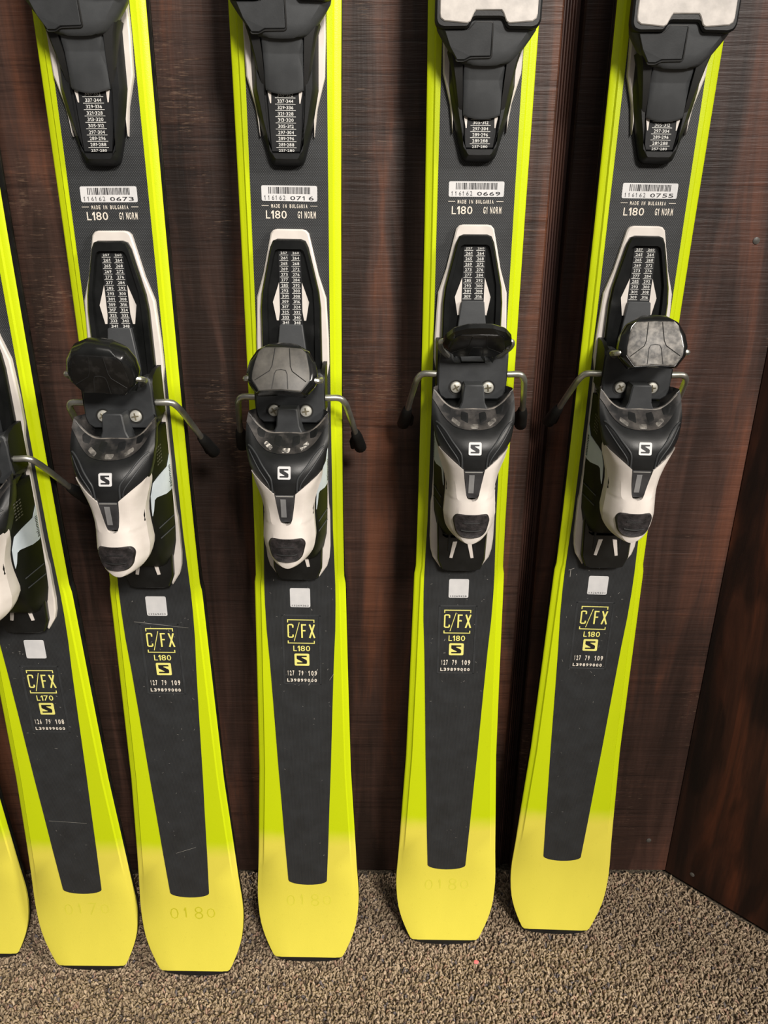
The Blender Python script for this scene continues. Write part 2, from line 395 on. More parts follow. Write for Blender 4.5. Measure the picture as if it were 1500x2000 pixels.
def hs(x, y): return 0.55
def tail_print(root, size, dims, sticker_no, pen, ink, dy=0.0):
    lem = G(); iv = G()
    q = lambda pts: [(x, y + dy) for x, y in pts]
    stroke(lem, q([(-12.2, 406.2), (-12.2, 409.0), (12.2, 409.0), (12.2, 406.2)]), .9, .55)
    stroke(lem, q([(-12.2, 387.2), (-12.2, 384.6), (12.2, 384.6), (12.2, 387.2)]), .9, .55)
    stroke(lem, q([(-7.5, 400.8), (-7.5, 403.2), (-8.4, 404.0), (-11.0, 404.0), (-11.9, 403.2), (-11.9, 391.6), (-11.0, 390.8), (-8.4, 390.8), (-7.5, 391.6), (-7.5, 393.6)]), 1.35, .55)
    stroke(lem, q([(-6.6, 386.6), (-1.4, 406.4)]), .65, .56)
    stroke(lem, q([(.9, 390.2), (.9, 404.6)]), 1.5, .55); stroke(lem, q([(.9, 403.9), (4.8, 403.9)]), 1.3, .56); stroke(lem, q([(.9, 397.8), (4.2, 397.8)]), 1.3, .56)
    stroke(lem, q([(8.0, 404.4), (12.6, 390.2)]), 1.5, .55); stroke(lem, q([(12.4, 404.4), (8.0, 390.2)]), 1.5, .56)
    chars(lem, size, -7.6, 8.2, 376.0 + dy, 381.8 + dy, hs, .005)
    lo = rounded([(-6.8, 360.3 + dy), (7.2, 360.3 + dy), (7.2, 373.4 + dy), (-6.8, 373.4 + dy)], 1.4)
    lem.add([(x, y, .55) for x, y in lo], [tuple(range(len(lo)))])
    cf = lem.obj('yellow_lettering', 'lemon_print', root); cf['label'] = 'yellow size lettering and yellow square logo on the dark panel'
    g = G(); g.add([(-6.8 + 14 * u, 360.3 + dy + 13.1 * v, .66) for u, v in S_SHAPE], [tuple(range(len(S_SHAPE)))])
    g.obj('letter_in_logo', 'black_print', cf)
    x = -14.6
    for wrd, wid in zip(dims.split(), (7.6, 5.2, 9.6)):
        for i, ch in enumerate(wrd):
            cw = wid / len(wrd); text(iv, ch, x + i * cw + (.5 if ch != '1' else 1.0), x + (i + 1) * cw - (.45 if ch != '1' else 1.0), 349.4 + dy, 355.0 + dy, hs, .03)
        x += wid + 3.4
    for i, ch in enumerate('L39899000'): text(iv, ch, -14.4 + i * 3.25, -14.4 + i * 3.25 + 2.35, 342.6 + dy, 346.1 + dy, hs, .035)
    iv.obj('white_lettering', 'ivory_print', root)
    fr = G()
    for a, b, c, d in ((-18, -16.2, 339.5, 414), (16.6, 18.4, 339.5, 414), (-18, 18.4, 412.4, 414), (-18, 18.4, 339.5, 340.5)):
        prism(fr, [(a, c + dy), (b, c + dy), (b, d + dy), (a, d + dy)], .2, .5, .12)
    fr.obj('embossed_frame', 'matte_black', root)
    g = G(); prism(g, rounded([(-9.2, 422.1 + dy), (9.2, 422.1 + dy), (9.2, 441.4 + dy), (-9.2, 441.4 + dy)], 1.6), .3, .55)
    st = g.obj('small_sticker', 'sticker_white', root)
    if sticker_no:
        g = G(); text(g, sticker_no, -7.6, 7.6, 422.9 + dy, 424.7 + dy, lambda x, y: .62); g.obj('sticker_digits', 'black_print', st)
    if pen:
        g = G()
        for i, ch in enumerate(pen):
            o = -23 + i * 13 + (2 if i == 1 else 0); text(g, ch, o, o + (9 if ch != '1' else 2.5), 62 + (i % 2) * 2, 76 + (i % 3), lambda x, y: bend(y) + .12, -.02)
        g.obj('pen_number', ink, root)
BARS = [1, 0, 2, 1, 1, 3, 1, 0, 1, 2, 2, 0, 1, 1, 3, 0, 2, 1, 1, 2, 0, 1, 3, 1, 2, 0, 1, 1, 2, 1]
def mid_print(root, no):
    g = G(); prism(g, rounded([(-21.2, 767.9), (21.2, 767.9), (21.2, 778.9), (-21.2, 778.9)], 1.3), .3, .6)
    st = g.obj('barcode_sticker', 'sticker_white', root)
    g = G(); x = -15.8; rnd = random.Random(5)
    while x < 15.4:
        b = rnd.choice((.35, .35, .6, .9)); bar(g, x, min(x + b, 15.8), 773.1, 777.9, lambda x, y: .68); x += b + rnd.choice((.35, .5, .7))
    for i, ch in enumerate('116162'): text(g, ch, -19.0 + i * 2.85, -19.0 + i * 2.85 + (1.7 if ch != '1' else .7), 768.7, 771.9, lambda x, y: .68)
    for i, ch in enumerate(no): text(g, ch, .6 + i * 4.7, .6 + i * 4.7 + (3.8 if ch != '1' else 1.6), 768.7, 771.6, lambda x, y: .68, .01)
    g.obj('barcode', 'black_print', st)
    g = G(); bar(g, -21.4, -16.0, 764.5, 764.85, hs); bar(g, 15.8, 21.2, 764.5, 764.85, hs)
    x = -14.2
    for ch in 'MADE IN BULGARIA':
        if ch != ' ': text(g, ch, x + .1, x + (1.35 if ch != 'I' else .6), 763.1, 765.8, hs, .02)
        x += 1.8 if ch != 'I' else 1.5
    chars(g, 'L180', -18.4, -2.4, 755.4, 761.2, hs, .005)
    x = 6.0
    for ch in 'G1 NORM':
        if ch != ' ': text(g, ch, x, x + (1.7 if ch != '1' else .8), 755.8, 760.9, hs, .02)
        x += 2.3 if ch not in ' 1' else 1.5
    g.obj('white_lettering', 'ivory_print', root)

# ---- heel unit. o = shift of the track on the ski, d = shift of the sliding heel on its track
def heel_track(root, o, rows):
    sh = lambda pts: [(x, y + o) for x, y in pts]
    half = [(0, 748), (9.5, 748), (12.4, 747.3), (14.6, 745), (21.5, 715), (27.4, 697), (29.0, 665), (29.2, 645), (27.2, 634), (27.0, 600), (26.9, 545), (27.6, 524), (28.5, 518), (28.5, 485), (27.6, 474), (25.5, 466), (18.2, 455), (17.0, 457), (0, 457)]
    g = G(); prism(g, sh(mirror(half)), .3, 5.2, 1.1); base = g.obj('heel_track', 'ivory_plastic', root, True)
    base['label'] = 'ivory white base of the heel track'
    outer = [(0, 741), (9, 741), (12.4, 739.6), (14.6, 735), (22.3, 702), (23.6, 690), (24.0, 640), (23.8, 560), (22.6, 500), (21.3, 466), (17.5, 456), (12, 454.4), (0, 454.4)]
    inner = [(0, 733), (8.6, 733), (10.4, 732), (11.6, 729), (17.2, 704), (18.0, 690), (18.0, 640), (18.0, 560), (18, 500), (17, 490), (14, 488), (11, 488), (0, 488)]
    O = sh(mirror(outer)); I = sh(mirror(inner)); n = len(O); O2 = inset(O, 1.3)
    g = G(); v = [(x, y, 5) for x, y in O] + [(x, y, 9.8) for x, y in O] + [(x, y, 11.6) for x, y in O2] + [(x, y, 11.4) for x, y in inset(I, -.6)] + [(x, y, 8) for x, y in I]
    f = [(r * n + i, r * n + (i + 1) % n, (r + 1) * n + (i + 1) % n, (r + 1) * n + i) for r in range(4) for i in range(n)]
    f.append(tuple(range(4 * n, 5 * n))); g.add(v, f); fr = g.obj('track_frame', 'gloss_black', root, True)
    for sg in (-1, 1):
        g = G(); prism(g, sh([(sg * 8.9, 709), (sg * 14.2, 694), (sg * 11.6, 680), (sg * 10.0, 680), (sg * 8.6, 689)]), 7.6, 8.5)
        wn = g.obj('track_window', 'ivory_plastic', root); wn['label'] = 'ivory patch beside the number scale'
        g = G(); prism(g, sh([(sg * 4.4, 484), (sg * 8.2, 483.6), (sg * 10.8, 468.4), (sg * 8.2, 468)]), 11, 12.2)
        tk = g.obj('track_mark', 'ivory_plastic', root); tk['label'] = 'short ivory bar at the foot of the track'
    for sg in (-1, 1):
        g = G(); prism(g, sh([(sg * 10.4, 474.5), (sg * 12.4, 474.5), (sg * 12.4, 492), (sg * 10.4, 492)]), 11, 11.9, .2)
        rib = g.obj('track_rib', 'black_plastic', root)
    g = G(); A = [257, 261, 265, 269, 273, 277, 285, 293, 301, 309, 317, 325, 333, 341]; B = [260, 264, 268, 272, 276, 284, 292, 300, 308, 316, 324, 332, 340, 348]
    hz = lambda x, y: 8.75
    pl = G(); prism(pl, sh([(-8.6, 733), (8.6, 733), (9.0, 668), (-9.0, 668)]), 7.5, 8.6); pl.obj('scale_bed', 'bed_black', root)
    for i in range(rows):
        y = 730.0 - 4.06 * i + o
        for x0, num in ((-7.6, A[i]), (1.5, B[i])):
            bar(g, x0 - .4, x0 + 6.4, y - 1.0, y - .62, hz); chars(g, str(num), x0 + .6, x0 + 5.7, y, y + 2.2 - (.6 if i == 0 else 0), hz, .012)
    g.obj('length_scale', 'grey_print', root)

def Hc(s): return table(s, [(495, 75), (505, 75.6), (520, 76), (538, 75), (550, 76.5), (560, 78.5), (568, 79), (575, 78), (580, 75.5), (584, 72), (587, 68), (591, 61), (596, 53.5), (600, 48), (606, 44)])
def He(s): return table(s, [(495, 60), (505, 62), (538, 62), (560, 64), (570, 64), (580, 60), (590, 53), (600, 44)])
def Wd(s): return table(s, [(495, 16), (507, 20), (516, 21.3), (538, 19.6), (550, 20.6), (560, 23.4), (568, 26.2), (575, 29.6), (585, 32.2), (595, 32), (600, 31), (606, 30)])
def bow(x): return table(abs(x), [(0, 0), (12, -.3), (16, .3), (20, 2.5), (24, 6), (28, 11), (31, 14)])
def se(x, s):
    t = s
    for _ in range(6): t = s - bow(x) * min(1, max(0, (t - 560) / 40))
    return t
def Hh(x, s):
    t = se(x, s); a, b = Hc(t), He(t); u = min(1.0, abs(x) / Wd(t))
    return a - (a - b) * u ** 3
XI = [(495, 0), (531.8, 0), (532.6, 2.6), (534, 4.0), (537, 5.0), (545, 6.3), (558.5, 8.2), (560, 10.0), (566, 17.6), (571, 24.2), (573.4, 26.7)]
def heel(root, o, bright):
    sx = lambda v: [(x, y + o, z) for x, y, z in v]
    U = [-1 + i / 14 for i in range(29)]
    def sheet(s_from, s_to, nrow, off, skirt_low, rimfn=None):
        rows = []
        for j in range(nrow):
            r = []
            for u in U:
                a, b = s_from(u), s_to(u); t = a + (b - a) * j / (nrow - 1); x = u * Wd(t)
                s = t + bow(x) * min(1, max(0, (t - 560) / 40)); aa, bb = Hc(t), He(t)
                r.append((x, s, aa - (aa - bb) * abs(u) ** 3 + off - (3.2 if (skirt_low(600) < 28 and t < 571 and abs(x) > table(s, XI) + .8) else 0)))
            t = (s_from(1) + (s_to(1) - s_from(1)) * j / (nrow - 1)); k = skirt_low(t)
            L0 = r[0]; R0 = r[-1]
            r = [(L0[0] * .80, L0[1], k), (L0[0] * .93, L0[1], (k * .6 + L0[2] * .4)), (L0[0], L0[1], L0[2] - 4)] + r + [(R0[0], R0[1], R0[2] - 4), (R0[0] * .93, R0[1], (k * .6 + R0[2] * .4)), (R0[0] * .80, R0[1], k)]
            rows.append(r)
        return rows
    arc = lambda u: 587.2 + 8.0 * u * u
    # housing
    rows = sheet(lambda u: arc(u) + 1.5, lambda u: 536, 24, 0, lambda t: table(t, [(536, 46), (600, 24)]))
    g = G(); grid(g, sx_rows(rows, o)); front = rows[0]; grid(g, sx_rows([front, [(x * .95, s - 1, 24) for x, s, h in front]], o))
    hz = g.obj('heel_housing', 'black_plastic', root, True)
    g = G()
    for sg in (-1, 1):
        pth = [(sg * x, s + o, Hh(x, s) + .25) for x, s in ((29.2, 592), (26.5, 590.5), (22, 586), (17.5, 580), (13, 574.5), (10.2, 570), (9.4, 563), (9.2, 558))]
        tube(g, smoothpath(pth, 4), .75, 8)
        pth = [(sg * x, s + o, Hh(x, s) + .15) for x, s in ((28.6, 589), (24.5, 583), (19.5, 576), (14.5, 569.5), (12.0, 565), (11.2, 560))]
        tube(g, smoothpath(pth, 4), .5, 8)
    g.obj('housing_ridge', 'matte_black', root, True)
    # worn cup with its tongue and recesses
    rows = sheet(lambda u: 600.5, arc, 12, .9, lambda t: 30)
    g = G(); grid(g, sx_rows(rows, o)); top = rows[0]; bot = rows[-1]
    grid(g, sx_rows([[(x, s, h) for x, s, h in top], [(x * .97, s - 2.2, h - 2) for x, s, h in top], [(x * .9, s - 5, 26) for x, s, h in top]], o))
    grid(g, sx_rows([bot, [(x, s - .3, h - 1.6) for x, s, h in bot]], o))
    cup = g.obj('heel_cup', 'worn_cup', root, True)
    g = G(); T = [(-12.8, 598.5), (12.8, 598.5), (10.6, 600.5), (9.0, 604.5), (7.6, 617), (6.8, 618), (-6.8, 618), (-7.6, 617), (-9.0, 604.5), (-10.6, 600.5)]
    prism(g, [(x, y + o) for x, y in T], 34, 49.5, .9); g.obj('cup_tongue', 'matte_black', root, True)
    def patch(gg, pts, off, rr=1.2):
        P = rounded(pts, rr, 3); c = (sum(p[0] for p in P) / len(P), sum(p[1] for p in P) / len(P)); n = len(P); rows = []
        for k in (1.0, .66, .33): rows.append([(c[0] + (x - c[0]) * k, c[1] + (y - c[1]) * k + o, Hh(c[0] + (x - c[0]) * k, c[1] + (y - c[1]) * k) + (off if k < 1 else off - .5)) for x, y in P])
        v = [p for r in rows for p in r] + [(c[0], c[1] + o, Hh(*c) + off)]; f = [(a * n + q, a * n + (q + 1) % n, (a + 1) * n + (q + 1) % n, (a + 1) * n + q) for a in range(2) for q in range(n)]
        gg.add(v, f + [(2 * n + q, 2 * n + (q + 1) % n, 3 * n) for q in range(n)])
    for sg in (-1, 1):
        for P in ([(sg * 3.6, 597.2), (sg * 9.8, 598.2), (sg * 10.6, 592.8), (sg * 4.2, 590.4)], [(sg * 16.6, 600.5), (sg * 21, 604.5), (sg * 24.6, 603), (sg * 22.5, 597.5), (sg * 17.6, 595.6)]):
            g = G(); patch(g, P, 1.25); g.obj('cup_recess', 'black_plastic', cup, True)
        g = G(); patch(g, [(sg * 10.2, 591.0), (sg * 16.2, 594.6), (sg * 17.6, 592.4), (sg * 11.6, 588.9)], 1.5, 1.0); g.obj('worn_edge', 'scuffed_bright' if bright else 'pad_scuffed', cup, True)
    g = G(); patch(g, [(-3.4, 590.6), (3.4, 590.6), (2.8, 587.9), (-2.8, 587.9)], 1.5, 1.0); g.obj('worn_edge', 'scuffed_bright' if bright else 'pad_scuffed', cup, True)
    g = G(); pth = [(x, 600.3 + bow(x) - .0, Hh(x, 600 + bow(x)) + .9) for x in (-29, -24, -18, -12, -6, 0, 6, 12, 18, 24, 29)]
    tube(g, [(p.x, p.y - 1.3 + o, p.z + .3) for p in smoothpath(pth, 3)], 1.0, 8); g.obj('cup_lip', 'lip_wear', cup, True)
    # logo
    ls = lambda x, s: Hh(x, s) + .35
    R = rounded([(-4.9, 570.4), (4.9, 570.4), (4.9, 579.8), (-4.9, 579.8)], 1.2); lz = lambda x, y: 79.3 - (y - 570.4) * .26
    g = G(); prism(g, [(x, y + o) for x, y in R], 70, 0, 0, lambda x, y: lz(x, y - o)); lg = g.obj('logo_badge', 'sticker_white', root)
    lg['label'] = 'white square logo badge with a black letter S'
    g = G(); g.add([(-4.9 + 9.8 * u, 570.4 + 9.4 * v + o, lz(0, 570.4 + 9.4 * v) + .15) for u, v in S_SHAPE], [tuple(range(len(S_SHAPE)))])
    g.obj('letter_in_logo', 'black_print', lg)
    # window
    g = G(); W = [(-7.6, 557.5), (7.6, 557.5), (5.4, 538), (3.6, 534.5), (-3.6, 534.5), (-5.4, 538)]
    prism(g, [(x, y + o) for x, y in W], 50, .5, .3, lambda x, y: Hh(x * .3, y - o)); wn = g.obj('release_window', 'dark_window', root)
    g = G(); prism(g, [(x, y + o) for x, y in [(-3.6, 538.5), (.6, 538.5), (.6, 554), (-3.6, 554)]], 74, .95, .15, lambda x, y: Hh(0, y - o)); g.obj('indicator', 'grey_window', wn)
    g = G()
    for i in range(7): bar(g, 1.8, 3.2, 540 + 2 * i + o, 540.4 + 2 * i + o, lambda x, y: Hh(0, y - o) + .65)
    bar(g, -6.8, 6.6, 556.2 + o, 556.8 + o, lambda x, y: Hh(0, y - o) + .65); g.obj('indicator_ticks', 'tick_print', wn)
    # white lever: two wings that join round the button
    xo = [(495, .3)] + [(q_, 20.3 * math.sqrt(1 - ((512 - q_) / 17.02) ** 2)) for q_ in (495.2, 495.6, 496.2, 497, 498, 499, 501, 503, 505, 507, 509.5)] + [(512, 20.4), (516, 21), (522, 20.6), (533, 19.9), (541, 20), (548, 21), (556, 23.4), (563, 25.8), (568, 26.9), (571.5, 27.2), (573.4, 26.9)]
    xi = [(495, 0), (531.8, 0), (532.6, 2.6), (534, 4.0), (537, 5.0), (545, 6.3), (558.5, 8.2), (560, 10.0), (566, 17.6), (571, 24.2), (573.4, 26.7)]
    g = G(); srow = [495, 495.2, 495.6, 496.2, 497, 498, 499, 501, 503, 505, 507, 509, 511.5, 514, 516, 519, 522, 526, 530, 531.8, 532.6, 534, 537, 541, 545, 548, 552, 556, 558.5, 560, 563, 566, 568.5, 571, 572.5, 573.4]
    for sg in (-1, 1):
        rows = []
        for s in srow:
            a, b = table(s, xi), table(s, xo); r = []
            for k in range(9):
                t = k / 8; x = a + (b - a) * t
                base = Hh(x, s) + 1.7
                dr = (4.2 if t > .99 else 1.9 if t > .86 else .4 if t > .74 else 0) + (max(0, t - .5) * 4.0)
                scoop = -1.6 * math.exp(-((s - 541) / 9.0) ** 2) * math.exp(-((x - 9) / 4.0) ** 2)
                r.append((sg * x, s + o, base - dr - (1.2 * max(0, (503 - s) / 8) ** 2) + scoop))
            e = r[-1]; cx = .94; r += [(e[0] * 1.0, e[1], e[2] - 6), (e[0] * .97, e[1] + (1 if s < 510 else 0), e[2] - table(s, [(540, 13), (573, 7)])), (e[0] * .9, e[1] + (2.5 if s < 510 else 0), e[2] - table(s, [(540, 20), (556, 16), (573, 9)]))]
            if s >= 531.8: r = [(r[0][0], r[0][1], r[0][2] - 6)] + r
            else: r = [r[0]] + r
            rows.append(r)
        grid(g, rows)
    lv = g.obj('heel_lever', 'ivory_plastic', root, True, ang=17); lv['label'] = 'ivory white forked heel lever'
    B = rounded([(-12.4, 521.4), (12.4, 521.4), (14.8, 516.5), (12.2, 505.6), (8, 502.0), (0, 500.9), (-8, 502.0), (-12.2, 505.6), (-14.8, 516.5)], 2.5)
    dome = lambda x, y: -1.8 * abs(x / 14) ** 2 - (2.5 * max(0, (512 + o - y) / 12) ** 2)
    n = len(B); ctr = (0, 511)
    g = G(); rings = []
    for k, dz in ((1.0, -4), (1.0, 1.0), (.93, 1.9), (.7, 1.2), (.45, 1.0), (.2, 1.4)):
        rings.append([(x * k, ctr[1] + (y - ctr[1]) * k + o, Hh(x * k, ctr[1] + (y - ctr[1]) * k) + 1.5 + dz) for x, y in B])
    loft(g, rings); bt = g.obj('lever_button', 'button_rubber', lv, True)
    g = G(); tube(g, [(-8 + i * 2, 507.5 + .05 * (i - 4) ** 2 + o, Hh(-8 + i * 2, 508) + 3.0) for i in range(9)], .7, 6); 
    tube(g, [(-6.5 + i * 1.6, 514.5 + o, Hh(-6.5 + i * 1.6, 514) + 3.0) for i in range(9)], .45, 6)
    g.obj('button_rib', 'rubber_black', bt if False else lv, True)
    # black spring housing underneath, with the silver side flashes
    secs = [(602, 23.5, 30, 27), (600.5, 24.5, 36, 27), (596, 24, 42, 27), (575, 23, 50, 27), (560, 21.5, 50, 27), (535, 20.5, 46, 26.8), (512, 19.5, 40, 26.4), (498, 18.5, 33, 25.6), (486, 17, 24, 23), (478, 15, 16, 20)]
    rings = [[(-b, s + o, 6), (-(a + b) / 2, s + o, (h + 6) / 2), (-a, s + o, h - 2), (-a + 2.5, s + o, h), (a - 2.5, s + o, h), (a, s + o, h - 2), ((a + b) / 2, s + o, (h + 6) / 2), (b, s + o, 6)] for s, a, h, b in secs]
    g = G(); loft(g, rings); g.obj('spring_housing', 'deep_black', root, True)
    def onside(sg, s, t, off):  # t 0 bottom .. 1 top on the sloping side
        S2 = sorted([(q[0], q[1]) for q in secs]); a = table(s, S2); b = table(s, sorted([(q[0], q[3]) for q in secs])); h = table(s, sorted([(q[0], q[2]) for q in secs])) - 2
        return (sg * (b + (a - b) * t + off), s + o, 6 + (h - 6) * t + off * .2)
    fl = [(575, .0), (566.5, .16), (563, .62), (560.5, .82), (551, .97), (540, 1.0), (534, 1.0), (537.5, .93), (546, .84), (547, .74), (544.4, .3), (545.0, .08), (547, .0)]
    for sg in (-1, 1):
        g = G(); v = [onside(sg, s, t, .45) for s, t in fl]; v2 = [onside(sg, s, t, -.3) for s, t in fl]; n = len(v)
        g.add(v + v2, [tuple(range(n)), tuple(reversed(range(n, 2 * n)))] + [(i, (i + 1) % n, n + (i + 1) % n, n + i) for i in range(n)])
        sf = g.obj('side_flash', 'silver_blue', root); sf['label'] = 'pale silver blue side panel of the heel'
        # wordmark running up the flash
        v, f = glyphs('salomon', .01); ax = max(p[0] for p in v); g = G()
        g.add([onside(sg, 547.5 + (p[0] / ax) * 19 if sg > 0 else 566.5 - (p[0] / ax) * 19, .035 + p[1] * .15, .7) for p in v], f)
        g.obj('side_wordmark', 'black_print', sf)
        for s in (519, 509):
            g = G(); tube(g, [onside(sg, s + 3 * (1 - t), t, .3) for t in (.05, .4, .8)], .5, 6); g.obj('housing_step', 'charcoal_cover', root, True)
        # embossed hatch drawing on the flank of the cup
        g = G()
        for i in range(6):
            s = 590 - i * 2.6
            for k in range(3): bar_side(g, sg, s, k, o)
        g.obj('flank_hatch', 'pad_grey', root)

def sx_rows(rows, o): return [[(x, y + o, z) for x, y, z in r] for r in rows]
def bar_side(g, sg, s, k, o):
    z0 = 33 + k * 5.4; x0 = sg * (table(s, [(536, 23.6), (575, 29.4), (600, 29.6)]) - (3 - k) * .25 + .9)
    g.add([(x0, s + o, z0), (x0, s + 1.0 + o, z0), (x0 + sg * .3, s + 1.0 + o, z0 + 3.8), (x0 + sg * .3, s + o, z0 + 3.8)], [(0, 1, 2, 3)])

def brake(root, o, pad_c, pad_ey, twist, face_mat, deep=1.0):
    # bracket with ears, screws
    g = G(); half = [(0, 640), (9.2, 640), (9.4, 636), (9.8, 633.5), (11.2, 633), (14.5, 633.2), (15.6, 636), (16.2, 641), (24, 643), (26.4, 641), (27.2, 634), (27.4, 612), (25.4, 606), (21, 603), (0, 603)]
    half[0] = (0, 633.4); half[1] = (8.6, 633.4)
    prism(g, [(x, y + o) for x, y in mirror(half)], 6, 33.2, 1.2); br = g.obj('brake_bracket', 'matte_black', root, True)
    for sg in (-1, 1):
        ear = [(611, 6), (611, 30), (622, 33), (638, 33), (643, 30), (647, 20), (648, 6)]; g = G(); n = len(ear)
        v = [(sg * 24.8, s + o, h) for s, h in ear] + [(sg * 27.8, s + o, h - (1.0 if h > 6 else 0)) for s, h in ear]
        g.add(v, [tuple(range(n)), tuple(reversed(range(n, 2 * n)))] + [(i, (i + 1) % n, n + (i + 1) % n, n + i) for i in range(n)])
        g.obj('bracket_ear', 'deep_black', root, True)
        g = G(); c = (sg * 12.6, 612.8 + o); N = 28
        rg = [[(c[0] + r * math.cos(2 * math.pi * i / N), c[1] + r * math.sin(2 * math.pi * i / N), z) for i in range(N)] for r, z in ((4.7, 30), (4.7, 33.8), (4.1, 34.6), (2.0, 35.1), (.6, 35.2))]
        loft(g, rg); sc = g.obj('screw', 'zinc_screw', root, True)
        g = G(); a0 = .5 if sg < 0 else .15
        cr = []
        for i in range(12):
            rr = 2.8 if i % 3 != 2 else .95
            a = a0 + (i // 3) * math.pi / 2 + (-.17, .17, math.pi / 4)[i % 3]; cr.append((c[0] + rr * math.cos(a), c[1] + rr * math.sin(a)))
        prism(g, cr, 34, 35.3); g.obj('screw_cross', 'screw_star', sc)
        N2 = 28; g = G(); rg = [[(c[0] + r * math.cos(2 * math.pi * i / N2), c[1] + r * math.sin(2 * math.pi * i / N2), z) for i in range(N2)] for r, z in ((6.0, 32), (6.0, 33.5), (4.6, 33.35), (4.6, 32))]
        loft(g, rg, False); g.obj('screw_well', 'rubber_black', sc, True)
    # steel wire arms with rubber ends
    for sg in (-1, 1):
        pth = [(sg * 24, 622.4, 27.5), (sg * 30, 622.4, 27.5), (sg * 36.5, 622.4, 26.6), (sg * 40.4, 621, 25.2), (sg * 43.0, 617, 21.5), (sg * 44.4, 612, 15.8), (sg * 47.2, 598, 1), (sg * 50, 582, -16), (sg * 51.2, 576, -23)]
        g = G(); tube(g, [(x, y + o, z) for x, y, z in smoothpath(pth, 5)], 2.6, 12); arm = g.obj('brake_arm', 'steel_wire', root, True)
        g = G(); e = [(sg * 49.4, 585.5, -13), (sg * 49.8, 583.5, -15), (sg * 50.8, 578, -22), (sg * 52.2, 570, -32), (sg * 53.2, 564, -39), (sg * 53.5, 562, -41)]
        tube(g, [(x, y + o, z) for x, y, z in e], 5, 12, [2.6, 4.0, 4.9, 5.2, 5.6, 3.6])
        tube(g, [(sg * 50.5, 580 + o, -26), (sg * 47.5, 570 + o, -38), (sg * 46, 562 + o, -45)], 3, 8, [2.5, 4.2, 2.0]); g.obj('arm_end', 'rubber_black', arm, True)
    # pedal pad
    ey = Vector((0, pad_ey[0], pad_ey[1])).normalized(); ex = Vector((1, 0, 0)); ez = ex.cross(ey)
    c, s_ = math.cos(twist), math.sin(twist); ex2 = ex * c + ey * s_; ey2 = ey * c - ex * s_; ctr = Vector((0, pad_c[0], pad_c[1]))
    mp = lambda p: tuple(ctr + ex2 * p[0] + ey2 * p[1] + ez * p[2])
    face = rounded(mirror([(0, 17.4), (14.0, 16.8), (17.2, 13.4), (19.2, 6), (20.7, -2), (20.8, -7.5), (14.8, -16), (0, -15.0)]), 1.2)
    shell = rounded(mirror([(0, 23), (9, 22.4), (19, 17), (24.2, 8), (26, -1), (24.6, -8), (17.5, -17), (0, -15.8)]), 1.6)
    n = len(face)
    g = G(); rings = []
    for k, z in ((.96, -13 * deep), (1.0, -11 * deep), (1.0, -5 * deep)): rings.append([mp((x * k, y * k, z)) for x, y in shell])
    rings.append([mp((x * .55 + fx * .45, y * .55 + fy * .45, -2.2)) for (x, y), (fx, fy) in zip(shell, face)])
    rings.append([mp((x * 1.02, y * 1.02, -.7)) for x, y in face]); loft(g, rings); pad = g.obj('brake_pedal', 'gloss_black', root, True)
    g = G(); loft(g, [[mp((x, y, -.8)) for x, y in face], [mp((x, y, -.2)) for x, y in face], [mp((x * .965, y * .965, .3)) for x, y in face]])
    fp = g.obj('pedal_face', face_mat, pad, True)
    g = G()
    for sg in (-1, 1):
        tube(g, [mp((sg * 5.2, 16.5, .35)), mp((sg * 6.6, 3, .35)), mp((sg * 8.2, -1, .35)), mp((sg * 18.5, -8.5, .35))], .32, 5)
    tube(g, [mp(p) for p in ((-5.8, -14.5, .35), (-4.6, -3, .35), (-3.4, -.4, .35), (0, .2, .35), (3.4, -.4, .35), (4.6, -3, .35), (5.8, -14.5, .35))], .32, 5)
    g.obj('pedal_groove', 'rubber_black', pad, True)
    for sg in (-1, 1):
        a = Vector(mp((sg * 20, -4, -6))); b = Vector(mp((sg * 26.6, -5, -7))); q = Vector((sg * 20.5, 638, 33)); m_ = Vector((sg * 26.5, (b.y + 640) / 2, (b.z + 36) / 2))
        g = G(); tube(g, smoothpath([a, b, m_, q, Vector((sg * 17, 636, 28))], 5), 2.2, 8)
        g.v = [(x, y + o, z) for x, y, z in g.v]; g.obj('pedal_wire', 'steel_wire', root, True)
    for ob in (pad, fp) + tuple(pad.children):
        pass
    return pad

def shift_children(pad, o):
    for ob in [pad] + list(pad.children):
        for v in ob.data.vertices: v.co.y += o * MM

def slider(root, o, d):
    g = G(); T = [(-9.0, 676.5 + d + o), (-8.2, 677.3 + d + o), (8.2, 677.3 + d + o), (9.0, 676.5 + d + o), (12.4, 648 + d + o), (12.4, 630 + d + o), (-12.4, 630 + d + o), (-12.4, 648 + d + o)]
    prism(g, T, 8, 12.6, .6); g.obj('heel_slider', 'charcoal_cover', root, True)

